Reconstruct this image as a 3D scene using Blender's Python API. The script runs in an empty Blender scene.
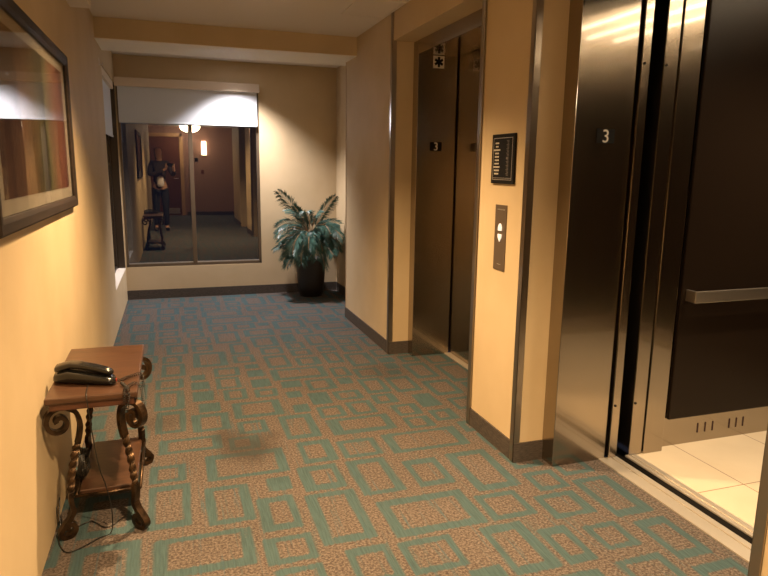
import bpy, bmesh, math, random
import numpy as np
from mathutils import Vector, Matrix, noise
R = math.radians
SC = bpy.context.scene
COL = SC.collection

# ------------------------------------------------------------------ camera
Rv = Vector((0.94932017, -0.31403681, 0.01311829))
Uv = Vector((0.04609367, 0.18038196, 0.98251602))
Fv = Vector((0.3109125, 0.9321176, -0.18571534))
cam = bpy.data.cameras.new('camera'); cam.sensor_fit = 'HORIZONTAL'; cam.sensor_width = 36
cam.lens = 635.0 / 768 * 36; cam.clip_start = 0.02; cam.clip_end = 60
co = bpy.data.objects.new('camera', cam); COL.objects.link(co)
M = Matrix((Rv, Uv, -Fv)).transposed().to_4x4(); M.translation = Vector((0.470, 0.0, 1.35))
co.matrix_world = M; SC.camera = co

# ------------------------------------------------------------------ world, light, exposure
w = bpy.data.worlds.new('night'); SC.world = w; w.use_nodes = True
w.node_tree.nodes['Background'].inputs[0].default_value = (0.010, 0.012, 0.022, 1)
w.node_tree.nodes['Background'].inputs[1].default_value = 1.0
vs = SC.view_settings
vs.view_transform = 'Standard'; vs.look = 'None'; vs.gamma = 1; vs.use_curve_mapping = False
vs.exposure = 1.5

WARM = (1.0, 0.66, 0.34); COOL = (1.0, 0.90, 0.88); MID = (1.0, 0.70, 0.40)
# recessed downlights: (x, y, ceiling z, watts, cone, blend, colour)
DOWN = [(0.80, 3.05, 2.378, 190, 120, 0.8, WARM),
        (0.98, 0.75, 2.378, 205, 126, 0.75, WARM),
        (0.98, -2.2, 2.378, 30, 130, 0.6, WARM),
        (1.12, 6.38, 2.378, 105, 110, 0.75, COOL)]

# ------------------------------------------------------------------ helpers
class MB:
    def __init__(s): s.v = []; s.f = []; s.mi = []; s.cur = 0
    def add(s, vs_, fs):
        b = len(s.v); s.v += [tuple(p) for p in vs_]
        for f in fs: s.f.append(tuple(b + i for i in f)); s.mi.append(s.cur)
        return s
    def box(s, x0, x1, y0, y1, z0, z1):
        return s.add([(x0,y0,z0),(x1,y0,z0),(x1,y1,z0),(x0,y1,z0),(x0,y0,z1),(x1,y0,z1),(x1,y1,z1),(x0,y1,z1)],
                     [(0,3,2,1),(4,5,6,7),(0,1,5,4),(1,2,6,5),(2,3,7,6),(3,0,4,7)])
    def prism(s, pts, axis, a, b):
        # pts: 2D outline; axis: extrusion axis (0,1,2) from a to b
        n = len(pts)
        def mk(p, t):
            if axis == 0: return (t, p[0], p[1])
            if axis == 1: return (p[0], t, p[1])
            return (p[0], p[1], t)
        vs_ = [mk(p, a) for p in pts] + [mk(p, b) for p in pts]
        fs = [tuple(range(n)), tuple(range(2*n-1, n-1, -1))]
        for i in range(n): j = (i+1) % n; fs.append((i, i+n, j+n, j))
        return s.add(vs_, fs)
    def tube(s, path, r, n=8, cap=True):
        prof = [(math.cos(2*math.pi*i/n), math.sin(2*math.pi*i/n)) for i in range(n)]
        rr = r if callable(r) else (lambda t: r)
        return s.sweep(path, lambda t: [(a*rr(t), b*rr(t)) for a, b in prof], None, None, cap)
    def sweep(s, path, prof, side=None, twist=None, cap=True):
        P = [Vector(p) for p in path]; m = len(P); rings = []
        up = None
        for i in range(m):
            t = (P[min(i+1, m-1)] - P[max(i-1, 0)]).normalized()
            if side is not None: a = (side - t*side.dot(t)).normalized()
            else:
                if up is None:
                    up = Vector((0,0,1)) if abs(t.z) < .9 else Vector((1,0,0))
                a = (up - t*up.dot(t)).normalized(); up = a
            b = t.cross(a)
            q = i/(m-1); an = twist(q) if twist else 0
            ca, sa = math.cos(an), math.sin(an)
            a2 = a*ca + b*sa; b2 = b*ca - a*sa
            rings.append([P[i] + a2*u + b2*v for u, v in prof(q)])
        n = len(rings[0]); vs_ = [p for r_ in rings for p in r_]; fs = []
        for i in range(m-1):
            for k in range(n):
                l = (k+1) % n; fs.append((i*n+k, i*n+l, (i+1)*n+l, (i+1)*n+k))
        if cap: fs.append(tuple(range(n-1, -1, -1))); fs.append(tuple((m-1)*n+k for k in range(n)))
        return s.add(vs_, fs)
    def lathe(s, cx, cy, prof, n=40, cap=True):
        vs_ = []; fs = []; m = len(prof)
        for r_, z in prof:
            for k in range(n):
                a = 2*math.pi*k/n; vs_.append((cx+r_*math.cos(a), cy+r_*math.sin(a), z))
        for i in range(m-1):
            for k in range(n):
                l = (k+1) % n; fs.append((i*n+k, i*n+l, (i+1)*n+l, (i+1)*n+k))
        if cap: fs.append(tuple(range(n-1,-1,-1))); fs.append(tuple((m-1)*n+k for k in range(n)))
        return s.add(vs_, fs)

def obj(name, mb, mat, parent=None, origin=None, bevel=0, seg=2, smooth=False, kind=None, fix=True):
    if parent is not None: o0 = Vector(parent['o_'])
    elif origin is not None: o0 = Vector(origin)
    else:
        a = np.array(mb.v); o0 = Vector(((a[:,0].min()+a[:,0].max())/2, (a[:,1].min()+a[:,1].max())/2, a[:,2].min()))
    me = bpy.data.meshes.new(name)
    me.from_pydata([tuple(Vector(v)-o0) for v in mb.v], [], mb.f)
    mats = mat if isinstance(mat, (list, tuple)) else [mat]
    for m_ in mats: me.materials.append(m_)
    me.polygons.foreach_set('material_index', mb.mi)
    if fix:
        bm = bmesh.new(); bm.from_mesh(me); bmesh.ops.recalc_face_normals(bm, faces=bm.faces); bm.to_mesh(me); bm.free()
    if smooth: me.polygons.foreach_set('use_smooth', [True]*len(me.polygons))
    o = bpy.data.objects.new(name, me); COL.objects.link(o)
    if parent is not None: o.parent = parent
    else: o.location = o0
    o['o_'] = tuple(o0)
    if bevel:
        b = o.modifiers.new('bevel', 'BEVEL'); b.width = bevel; b.segments = seg; b.limit_method = 'ANGLE'; b.angle_limit = R(40)
        b.harden_normals = False
    if kind: o['kind'] = kind
    return o
def tag(o, label=None, cat=None, group=None, kind=None):
    if label: o['label'] = label
    if cat: o['category'] = cat
    if group: o['group'] = group
    if kind: o['kind'] = kind
    return o
def thing(name, loc, label, cat, group=None, kind=None):
    o = bpy.data.objects.new(name, None); COL.objects.link(o); o.location = loc; o['o_'] = tuple(loc)
    o.empty_display_size = 0.1
    return tag(o, label, cat, group, kind)
def boxm(*a): return MB().box(*a)
def struct(name, mb, mat, label, cat, bevel=0):
    o = obj(name, mb, mat, bevel=bevel, kind='structure'); tag(o, label, cat); return o
def catmull(pts, n=8):
    P = [Vector(p) for p in pts]; P = [2*P[0]-P[1]] + P + [2*P[-1]-P[-2]]; out = []
    for i in range(1, len(P)-2):
        for k in range(n):
            t = k/n; a, b, c, d = P[i-1], P[i], P[i+1], P[i+2]
            out.append(0.5*((2*b)+(c-a)*t+(2*a-5*b+4*c-d)*t*t+(3*b-a-3*c+d)*t**3))
    out.append(P[-2]); return out

# ------------------------------------------------------------------ materials
def mat(name, col, rough=0.6, metal=0.0, spec=0.5, **k):
    m = bpy.data.materials.new(name); m.use_nodes = True; b = m.node_tree.nodes['Principled BSDF']
    b.inputs['Base Color'].default_value = (*col, 1); b.inputs['Roughness'].default_value = rough
    b.inputs['Metallic'].default_value = metal; b.inputs['Specular IOR Level'].default_value = spec
    for kk, v in k.items(): b.inputs[kk.replace('_', ' ')].default_value = v
    return m
class N:
    def __init__(s, m): s.m = m; s.t = m.node_tree; s.b = s.t.nodes['Principled BSDF']
    def n(s, typ, **k):
        x = s.t.nodes.new(typ)
        for a, v in k.items():
            if a in x.inputs: x.inputs[a].default_value = v
            else: setattr(x, a, v)
        return x
    def l(s, a, b): s.t.links.new(a, b)
    def coord(s, scale=(1,1,1), kind='Object'):
        c = s.n('ShaderNodeTexCoord'); mp = s.n('ShaderNodeMapping'); mp.inputs['Scale'].default_value = scale
        s.l(c.outputs[kind], mp.inputs[0]); return mp.outputs[0]
    def noise(s, vec, scale, detail=3, rough=.5):
        x = s.n('ShaderNodeTexNoise'); x.inputs['Scale'].default_value = scale; x.inputs['Detail'].default_value = detail
        x.inputs['Roughness'].default_value = rough; s.l(vec, x.inputs['Vector']); return x.outputs['Fac']
    def ramp(s, fac, *st):
        x = s.n('ShaderNodeValToRGB'); e = x.color_ramp.elements
        while len(e) < len(st): e.new(.5)
        for i, (p, c) in enumerate(st): e[i].position = p; e[i].color = (*c, 1) if len(c) == 3 else c
        s.l(fac, x.inputs[0]); return x.outputs[0]
    def mix(s, fac, a, b, mode='MIX'):
        x = s.n('ShaderNodeMix', data_type='RGBA', blend_type=mode)
        for i, v in ((0, fac), (6, a), (7, b)):
            if hasattr(v, 'is_linked'): s.l(v, x.inputs[i])
            else: x.inputs[i].default_value = v if i == 0 else (*v, 1)
        return x.outputs[2]
    def math(s, op, a, b=0.0, clamp=False):
        x = s.n('ShaderNodeMath', operation=op); x.use_clamp = clamp
        for i, v in ((0, a), (1, b)):
            if hasattr(v, 'is_linked'): s.l(v, x.inputs[i])
            else: x.inputs[i].default_value = v
        return x.outputs[0]
    def bump(s, h, strength=.2, dist=.002):
        x = s.n('ShaderNodeBump'); x.inputs['Strength'].default_value = strength; x.inputs['Distance'].default_value = dist
        s.l(h, x.inputs['Height']); s.l(x.outputs[0], s.b.inputs['Normal'])

def wall_mat():
    m = mat('tan_vinyl_wallcovering', (.53,.40,.26), .62, spec=.25); q = N(m)
    v = q.coord((1,1,1)); a = q.noise(v, 3.0, 4); f = q.noise(q.coord((260,260,90)), 1.0, 2)
    q.l(q.ramp(a, (.3, (.51,.395,.24)), (.7, (.57,.45,.285))), q.b.inputs['Base Color'])
    q.bump(f, .12, .0015); return m
WALL = wall_mat()
CEIL = mat('off_white_painted_ceiling', (.74,.68,.61), .8, spec=.2)
q = N(CEIL); q.bump(q.noise(q.coord(), 120, 3), .15, .002)
BEAMW = mat('off_white_beam_underside', (.85,.80,.70), .7, spec=.2)
def base_mat():
    m = mat('dark_ribbed_baseboard', (.035,.028,.024), .55); q = N(m)
    q.l(q.ramp(q.noise(q.coord((40,40,300)), 1.0, 2), (.35,(.036,.029,.025)), (.7,(.095,.076,.062))), q.b.inputs['Base Color'])
    return m
BASE = base_mat()
def steel(name, col, rough, aniso=.6, rot=0.0):
    m = mat(name, col, rough, 1.0); q = N(m)
    q.b.inputs['Anisotropic'].default_value = aniso; q.b.inputs['Anisotropic Rotation'].default_value = rot
    t = q.n('ShaderNodeTangent', direction_type='RADIAL', axis='Z'); q.l(t.outputs[0], q.b.inputs['Tangent'])
    q.b.inputs['Coat Weight'].default_value = .8; q.b.inputs['Coat IOR'].default_value = 1.8; q.b.inputs['Coat Roughness'].default_value = .06; q.b.inputs['Coat Tint'].default_value = (1,.93,.84,1)
    return m
STEEL = steel('brushed_stainless_steel', (.33,.295,.245), .25)
STEELD = steel('dark_brushed_steel_trim', (.36,.315,.265), .32)
STEELB = mat('bright_satin_steel', (.66,.60,.52), .36, 1.0)
SILL = mat('aluminium_sill', (.72,.66,.57), .42, .75)
BLACK = mat('black_gap', (.006,.005,.005), .8)
PANEL = mat('dark_brown_laminate', (.013,.008,.005), .30, spec=.14)
BRONZE = mat('dark_bronze_aluminium', (.050,.036,.024), .42, .6)
BRONZL = mat('bronze_mullion_face', (.13,.095,.062), .42, .5)
BLIND = mat('white_roller_fabric', (.62,.66,.72), .85)
q = N(BLIND); q.bump(q.noise(q.coord((300,300,300)), 1, 1), .05, .001)
PELM = mat('cream_blind_cassette', (.66,.56,.44), .5)
POTM = mat('black_brown_pot', (.016,.012,.010), .4)
SOIL = mat('dark_soil', (.02,.014,.01), .95)
BLACKP = mat('black_plastic', (.008,.008,.008), .22)
BLACKC = mat('black_cord', (.010,.009,.008), .4)
SIGNB = mat('black_sign_plate', (.006,.005,.004), .6, spec=.2)
SIGNW = mat('white_sign_lettering', (.75,.72,.66), .6)
SILV = mat('silver_line', (.45,.42,.37), .4, .6)
IRON = mat('bronzed_wrought_iron', (.085,.050,.028), .36, .85)
q = N(IRON); q.l(q.ramp(q.noise(q.coord(), 30, 4), (.35,(.030,.019,.012)), (.7,(.11,.066,.036))), q.b.inputs['Base Color'])
def wood_mat(name, c1, c2, ax=(30,3,30)):
    m = mat(name, c1, .32); q = N(m); v = q.coord(ax)
    a = q.noise(v, 1.5, 5, .6)
    q.l(q.ramp(a, (.3, c1), (.7, c2)), q.b.inputs['Base Color']); return m
WOOD = wood_mat('red_brown_table_wood', (.034,.016,.009), (.078,.037,.020), (6,40,40))
FRAME = wood_mat('black_brown_picture_frame', (.012,.008,.006), (.030,.018,.012))
FRAME.node_tree.nodes['Principled BSDF'].inputs['Roughness'].default_value = .6; FRAME.node_tree.nodes['Principled BSDF'].inputs['Specular IOR Level'].default_value = .25
DOORW = wood_mat('dark_red_brown_door', (.12,.045,.028), (.16,.06,.036))
ENDW = mat('brown_pink_end_wall', (.30,.17,.13), .7)
MATB = mat('ivory_picture_mat', (.62,.56,.46), .8)
def emit(name, col, s):
    m = bpy.data.materials.new(name); m.use_nodes = True; b = m.node_tree.nodes['Principled BSDF']
    b.inputs['Base Color'].default_value = (.8,.8,.8,1); b.inputs['Emission Color'].default_value = (*col,1); b.inputs['Emission Strength'].default_value = s
    return m
def glass_mat(name, tint, k=1.0, rough=0.0, body=1.0):
    m = bpy.data.materials.new(name); m.use_nodes = True; t = m.node_tree; t.nodes.clear()
    o = t.nodes.new('ShaderNodeOutputMaterial'); mx = t.nodes.new('ShaderNodeMixShader'); tr = t.nodes.new('ShaderNodeBsdfTransparent')
    gl = t.nodes.new('ShaderNodeBsdfGlossy'); fr = t.nodes.new('ShaderNodeFresnel'); mu = t.nodes.new('ShaderNodeMath')
    mu.operation = 'MULTIPLY'; mu.inputs[1].default_value = k; mu.use_clamp = True; fr.inputs[0].default_value = 1.52
    tr.inputs[0].default_value = (*tint,1); gl.inputs['Roughness'].default_value = rough
    t.links.new(fr.outputs[0], mu.inputs[0]); t.links.new(mu.outputs[0], mx.inputs[0])
    t.links.new(tr.outputs[0], mx.inputs[1]); t.links.new(gl.outputs[0], mx.inputs[2]); t.links.new(mx.outputs[0], o.inputs[0])
    return m
GLASS = glass_mat('dark_window_glass', (.35,.38,.42), 4.6)
PGLASS = glass_mat('picture_glass', (.97,.97,.97), .5)

def carpet_mat():
    m = mat('patterned_carpet', (.2,.15,.1), .95, spec=.12); q = N(m)
    at = q.n('ShaderNodeAttribute', attribute_name='pattern').outputs['Fac']
    v = q.coord()
    streak = q.noise(q.coord((70, 3.0, 1)), 1.0, 3, .6)
    streak2 = q.noise(q.coord((160, 9, 1)), 1.0, 2, .6)
    fine = q.noise(v, 130, 2, .7); fine2 = q.noise(v, 105, 2, .7); big = q.noise(v, 2.2, 3)
    # edge softened by yarn
    f = q.math('ADD', at, q.math('MULTIPLY', q.math('SUBTRACT', fine, .5), .9))
    f = q.math('ADD', f, q.math('MULTIPLY', q.math('SUBTRACT', streak, .46), 1.5))
    f = q.math('ADD', f, q.math('MULTIPLY', q.math('SUBTRACT', q.noise(q.coord((9, 2.2, 1)), 1.0, 3, .6), .5), 1.3))
    fac = q.ramp(f, (.20, (0,0,0)), (.80, (1,1,1)))
    brown = q.ramp(fine2, (.34, (.050,.039,.034)), (.50, (.096,.078,.068)), (.66, (.155,.130,.114)))
    teal = q.ramp(streak2, (.30, (.034,.066,.073)), (.70, (.056,.106,.115)))
    teal = q.mix(q.math('MULTIPLY', fine, .45), teal, (.065,.072,.068))
    c = q.mix(fac, brown, teal)
    # faint flecks of blue yarn over the brown
    bl = q.ramp(streak, (.58, (0,0,0)), (.72, (.5,.5,.5)))
    c = q.mix(bl, c, (.046,.088,.112))
    c = q.mix(.35, c, q.ramp(big, (.3,(.62,.62,.62)), (.7,(1,1,1))), 'MULTIPLY')
    # two trodden-in stains
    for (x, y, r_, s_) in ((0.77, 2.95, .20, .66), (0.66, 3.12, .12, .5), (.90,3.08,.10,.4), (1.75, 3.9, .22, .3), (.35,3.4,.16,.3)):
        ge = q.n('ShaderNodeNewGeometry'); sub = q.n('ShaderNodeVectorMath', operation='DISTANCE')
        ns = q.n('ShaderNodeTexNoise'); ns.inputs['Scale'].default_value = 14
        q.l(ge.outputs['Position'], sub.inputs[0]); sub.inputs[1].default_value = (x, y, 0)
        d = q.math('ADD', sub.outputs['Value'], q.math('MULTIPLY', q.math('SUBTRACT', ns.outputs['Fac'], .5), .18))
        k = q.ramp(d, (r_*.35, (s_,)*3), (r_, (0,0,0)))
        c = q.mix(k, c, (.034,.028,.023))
    q.l(c, q.b.inputs['Base Color'])
    q.bump(fine, .5, .004)
    return m

# ------------------------------------------------------------------ dimensions
W, W2 = 1.940, 2.179; XD = 2.095; XJ = 2.372
D = 6.809; Y1 = 5.503; Y2 = 4.269; Y3 = 2.934; Y4 = 2.443; Y5 = 1.17
J1a, J1b = 4.174, 3.03; J2a, J2b = 2.348, 1.265
ZC = 2.378; ZH = 2.194; ZD = 2.104; YE = -4.67

# ------------------------------------------------------------------ structure: floor
def carpet():
    c = .015; x0, x1, y0, y1 = -.45, 2.34, YE, D
    nx = int(round((x1-x0)/c)); ny = int(round((y1-y0)/c))
    xs = x0 + np.arange(nx+1)*(x1-x0)/nx; ys = y0 + np.arange(ny+1)*(y1-y0)/ny
    pat = np.zeros((ny+1, nx+1), np.float32)
    known = [(.945,2.057,1.145,2.415),(1.191,2.345,1.359,2.662),(1.218,2.024,1.573,2.272),(1.445,2.70,1.83,2.90),
             (1.433,2.353,1.594,2.591),(.331,2.341,.487,2.665),(.552,2.299,.714,2.595),(.362,2.02,.695,2.25),(1.2,1.80,1.398,1.98),
             (.757,2.20,.891,2.438),(1.0,1.78,1.157,1.986),(.972,3.0,1.135,3.293),(1.222,2.987,1.552,3.171),(.965,2.46,1.127,2.66),
             (.57,2.66,.92,2.90),(.361,2.99,.645,3.146),(1.0,2.71,1.15,2.93),(.53,3.213,.7,3.441),(.341,3.244,.484,3.535),
             (.74,1.99,.90,2.14),(1.62,2.02,1.80,2.20),(1.66,2.25,1.86,2.60)]
    rnd = random.Random(11); rects = list(known); g = .035
    occ = np.zeros_like(pat, bool)
    def ix(a): return int(round((a-x0)/c))
    def iy(a): return int(round((a-y0)/c))
    def mark(r):
        occ[max(0,iy(r[1]-g)):iy(r[3]+g)+1, max(0,ix(r[0]-g)):ix(r[2]+g)+1] = True
    for r in known: mark(r)
    y = y0
    while y < y1-.1:
        x = x0
        while x < x1-.1:
            if not occ[iy(y), ix(x)]:
                for k in range(6):
                    a, b = rnd.choice([(.17,.30),(.33,.20),(.16,.18),(.40,.22),(.20,.36),(.14,.16),(.26,.26)])
                    a *= rnd.uniform(.85,1.1)*(1-.09*k); b *= rnd.uniform(.85,1.1)*(1-.09*k)
                    if x+a < x1 and y+b < y1 and not occ[iy(y):iy(y+b)+1, ix(x):ix(x+a)+1].any():
                        r = (x, y, x+a, y+b); rects.append(r); mark(r); break
            x += .03
        y += .03
    for (a, b, c2, d) in rects:
        t = .046 if (c2-a) > .2 else .034
        ty = .042 if (d-b) > .2 else .032
        pat[iy(b):iy(d)+1, ix(a):ix(c2)+1] = 1
        if (c2-a) > .11 and (d-b) > .11:
            pat[iy(b+ty):iy(d-ty)+1, ix(a+t):ix(c2-t)+1] = 0
    XX, YY = np.meshgrid(xs, ys)
    V = np.stack([XX.ravel(), YY.ravel(), np.zeros(XX.size)], 1)
    i = np.arange(ny)[:,None]*(nx+1) + np.arange(nx)[None,:]; i = i.ravel()
    F = np.stack([i, i+1, i+nx+2, i+nx+1], 1)
    me = bpy.data.meshes.new('floor'); me.from_pydata(V.tolist(), [], F.tolist())
    at = me.attributes.new('pattern', 'FLOAT', 'POINT'); at.data.foreach_set('value', pat.ravel())
    me.materials.append(carpet_mat())
    o = bpy.data.objects.new('floor', me); COL.objects.link(o); o['kind'] = 'structure'
    tag(o, 'hallway carpet of brown ground with teal rectangular outlines', 'floor')
carpet()

# ceiling, walls
struct('ceiling', boxm(-.55, 2.75, YE-.1, D+.15, ZC, ZC+.08), CEIL, 'off-white painted hallway ceiling', 'ceiling')
b = MB(); b.cur = 0; b.box(-.001, W+.3, 5.181, 5.70, 2.236, ZC)
b.cur = 1; b.box(0, W+.3, 5.183, 5.698, 2.232, 2.236)
beam = obj('trim_1', b, [WALL, BEAMW], kind='structure'); tag(beam, 'tan beam crossing the ceiling in front of the window', 'beam')
tag(obj('trim_2', boxm(0, .104, 1.2, 3.97, 2.176, ZC), CEIL, kind='structure'), 'off-white boxed duct high along the left wall above the picture', 'soffit')
# left wall with window opening y 5.56-6.72, z .331-2.11
LY0, LY1, LZ0, LZ1 = 5.575, 6.765, .331, 2.115
b = MB(); b.box(-.12, 0, -3.3, LY0, 0, ZC); b.box(-.12, 0, LY0, LY1, 0, LZ0); b.box(-.12, 0, LY0, LY1, LZ1, ZC); b.box(-.12, 0, LY1, D, 0, ZC)
struct('wall_left', b, WALL, 'long tan wall on the left with the framed picture', 'wall')
struct('wall_left', boxm(-.55, -.43, YE, -3.3, 0, ZC).box(-.43, -.12, -3.42, -3.3, 0, ZC), WALL, 'recessed tan wall beside the far end door behind the viewer', 'wall')
# back wall, opening x .012-1.357
BX0, BX1, BZ0, BZ1 = .010, 1.357, .331, 2.15
b = MB(); b.box(-.12, BX0, D, D+.12, 0, ZC); b.box(BX0, BX1, D, D+.12, 0, BZ0); b.box(BX0, BX1, D, D+.12, BZ1, ZC); b.box(BX1, W2+.12, D, D+.12, 0, ZC)
struct('wall_back', b, WALL, 'tan end wall around the dark window behind the palm', 'wall')
struct('wall_right', boxm(W2, W2+.12, Y1, D, 0, ZC), WALL, 'short tan side wall in the corner behind the potted palm', 'wall')
# corridor wall block between the palm corner and elevator 1 (return face at Y2)
struct('wall_right', boxm(W, 2.30, Y2, Y1, 0, ZC).box(2.30, W2+.12, Y1-.02, Y1, 0, ZC), WALL, 'tan wall section between palm corner and far elevator', 'wall')
# pier between the elevators and near wall
struct('wall_right', boxm(W, 2.32, Y4, Y3, 0, ZC), WALL, 'tan pier with call buttons between the two elevators', 'wall')
struct('wall_right', boxm(W, 2.30, .24, Y5, 0, ZC).box(W, 2.30, -2.6, -1.0, 0, ZC), WALL, 'tan wall nearest the viewer right of the open elevator', 'wall')
struct('wall_right', boxm(2.30, 4.1, .20, .24, 0, ZC).box(2.30, 4.1, -1.04, -1.0, 0, ZC).box(4.1, 4.14, -1.04, .24, 0, ZC), mat('unlit_blue_grey_passage', (.05,.055,.075), .7), 'added side passage wall behind the viewer, coloured dark as if unlit', 'wall')  # passage added for a dark strip in the reflection; walls coloured as unlit
struct('floor', boxm(2.34, 4.1, -1.0, .20, -.02, -.001), mat('side_passage_carpet', (.06,.06,.06), .9), 'carpet of the added side passage behind the viewer, coloured dark as if unlit', 'floor')
struct('ceiling', boxm(2.75, 4.14, -1.04, .24, ZC, ZC+.08), CEIL, 'ceiling of the side passage behind the viewer', 'ceiling')
struct('wall_right', boxm(2.34, 2.46, YE, -2.6, 0, ZC), WALL, 'tan wall of the widened hallway end behind the viewer', 'wall')
# headers above the two recesses
struct('wall_right', boxm(W, 2.36, Y3, Y2, ZH, ZC), WALL, 'tan header above the far elevator', 'wall')
struct('wall_right', boxm(W, 2.36, Y5, Y4, ZH, ZC), WALL, 'tan header above the open elevator', 'wall')
# end wall behind the viewer
struct('wall_front', boxm(-.55, 2.46, YE-.12, YE, 0, ZC), ENDW, 'brownish end wall behind the viewer seen in the window reflection', 'wall')

# baseboards
BH = .094; BT = .008
struct('baseboard_back', boxm(0, W2, D-BT, D, 0, BH), BASE, 'dark ribbed baseboard under the window', 'baseboard')
b = MB().box(W2-BT, W2, Y1, D-BT, 0, BH)
struct('baseboard_right', b, BASE, 'dark ribbed baseboard in the palm corner', 'baseboard')
b = MB().box(W-BT, W, Y2-BT, Y1+BT, 0, BH).box(W, XD, Y2-BT, Y2, 0, BH).box(W, W2-BT, Y1, Y1+BT, 0, BH)
struct('baseboard_right', b, BASE, 'dark ribbed baseboard left of the far elevator', 'baseboard')
b = MB().box(W-BT, W, Y4-BT, Y3, 0, BH).box(W, XD, Y4-BT, Y4, 0, BH)
struct('baseboard_right', b, BASE, 'dark ribbed baseboard around the pier between the elevators', 'baseboard')
struct('baseboard_right', boxm(W-BT, W, .24, Y5, 0, BH).box(W-BT, W, -2.6, -1.0, 0, BH), BASE, 'dark ribbed baseboard of the near right wall', 'baseboard')
struct('baseboard_front', boxm(.86, 2.34, YE, YE+BT, 0, BH), BASE, 'dark baseboard of the end wall behind the viewer', 'baseboard')

# steel corner guards
def guard(y, far, z1=ZC, label='', z0=0.0):
    t = .004; wd = .030
    b = MB()
    if far: b.box(W-BT-t, W-BT+.001, y-t, y+wd, z0, z1).box(W-BT-t, W+.022, y-t, y, z0, z1)
    else: b.box(W-BT-t, W-BT+.001, y-wd, y+t, z0, z1).box(W-BT-t, W+.022, y, y+t, z0, z1)
    n = 'trim_%d' % guard.k; guard.k += 1
    o = obj(n, b, STEELD, bevel=.0015, kind='structure'); tag(o, label, 'corner guard')
guard.k = 3
guard(Y2, True, label='steel corner guard left of the far elevator')
guard(Y3, False, label='steel corner guard right of the far elevator')
guard(Y4, True, label='steel corner guard left of the open elevator')
guard(Y5, False, label='steel corner guard at the right edge of the photo')
b = MB().box(W-.004, W+.001, Y1-.006, Y1+.004, BH, 2.232)
tag(obj('trim_7', b, mat('tan_corner_bead', (.40,.29,.18), .6), kind='structure'), 'tan corner bead beside the potted palm', 'trim')

# ------------------------------------------------------------------ windows
win = thing('window_1', (0.68, D+.05, BZ0), 'two-pane dark bronze window in the end wall at night', 'window', kind='structure')
fw = .032; y0, y1 = D+.006, D+.075
b = MB().box(BX0, BX0+.022, y0, y1, BZ0, BZ1).box(BX1-.026, BX1, y0, y1, BZ0, BZ1).box(BX0, BX1, y0, y1, BZ0, BZ0+.028).box(BX0, BX1, y0, y1, BZ1-.03, BZ1)
obj('window_frame', b, BRONZL, win, bevel=.002)
obj('mullion', boxm(.656, .696, y0-.004, y1, BZ0+.02, BZ1-.02), BRONZL, win, bevel=.002)
obj('window_pane', boxm(BX0+.02, .658, D+.045, D+.05, BZ0+.025, BZ1-.02), GLASS, win)
obj('window_pane', boxm(.694, BX1-.024, D+.045, D+.05, BZ0+.025, BZ1-.02), GLASS, win)
for xa, xb in ((BX0+.022, .656), (.696, BX1-.026)):
    obj('glazing_bead', boxm(xa, xb, D+.012, D+.044, BZ0+.028, BZ0+.036), mat('pale_bead', (.30,.27,.23), .4, .6), win)
win2 = thing('window_2', (-.06, 6.17, LZ0), 'dark bronze side window in the left wall beside the corner', 'window', kind='structure')
b = MB().box(-.118, -.072, LY0, LY0+.035, LZ0, LZ1).box(-.118, -.0, LY1-.006, LY1, LZ0, LZ1).box(-.118, -.072, LY1-.045, LY1-.006, LZ0, LZ1).box(-.118, -.072, LY0, LY1, LZ0, LZ0+.03).box(-.118, -.072, LY0, LY1, LZ1-.03, LZ1)
obj('window_frame', b, BRONZE, win2, bevel=.0015)
obj('window_pane', boxm(-.100, -.095, LY0+.03, LY1-.04, LZ0+.025, LZ1-.025), GLASS, win2)
obj('window_sill', boxm(-.072, .002, LY0, LY1, LZ0-.004, LZ0+.003), mat('pale_sill', (.78,.70,.60), .5), win2)

bl = thing('roller_blind', (.68, D-.03, 1.75), 'white roller blind pulled partly down over the end window', 'blind')
obj('cassette', boxm(.0, 1.362, D-.075, D-.001, 2.083, 2.163), PELM, bl, bevel=.004)
obj('blind_fabric', boxm(.024, 1.338, D-.034, D-.031, 1.762, 2.09), BLIND, bl)
obj('hem_bar', boxm(.024, 1.338, D-.038, D-.026, 1.747, 1.765), BLIND, bl, bevel=.003)
bl2 = thing('roller_blind', (-.04, 6.17, 1.62), 'white roller blind seen edge-on in the side window of the left wall', 'blind')
obj('cassette', boxm(-.07, -.008, LY0+.01, LY1-.02, 2.05, LZ1-.002), PELM, bl2, bevel=.003)
obj('blind_fabric', boxm(-.038, -.035, LY0+.02, LY1-.03, 1.62, 2.06), BLIND, bl2)
obj('hem_bar', boxm(-.042, -.030, LY0+.02, LY1-.03, 1.605, 1.622), BLIND, bl2)

# ------------------------------------------------------------------ elevator entrances
def star_pts(r1, n=6):
    out = []
    for k in range(n):
        pass
    return out
def entrance(name, ya, yb, Ya, Yb, label, closed):
    e = thing(name, (XD, (ya+yb)/2, 0), label, 'elevator entrance', kind='structure')
    pj = .010
    # far jamb (faces viewer), near jamb, head
    obj('jamb', boxm(XD-pj, XJ, ya, Ya-.001, 0, ZH-.001), STEEL, e, bevel=.002)
    obj('jamb', boxm(XD-pj, XJ, Yb+.001, yb, 0, ZH-.001), STEEL, e, bevel=.002)
    obj('head', boxm(XD-pj, XJ, yb, ya, ZD, ZH-.001), STEEL, e, bevel=.002)
    s = MB().box(2.34, 2.404, yb, ya, -.03, .006).box(2.412, 2.440, yb, ya, -.03, .006).box(2.404, 2.412, yb, ya, -.03, -.004)
    obj('door_sill', s, SILL, e, bevel=.001)
    return e
e1 = entrance('door_1', J1a, J1b, Y2, Y3, 'far elevator entrance with closed dark steel doors', True)
ym = (J1a+J1b)/2
obj('door_panel', boxm(2.382, 2.412, 3.60, J1a+.08, .008, ZD+.05), STEEL, e1, bevel=.002)
obj('door_panel', boxm(2.386, 2.416, J1b-.08, 3.596, .008, ZD+.05), STEEL, e1, bevel=.002)
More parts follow.
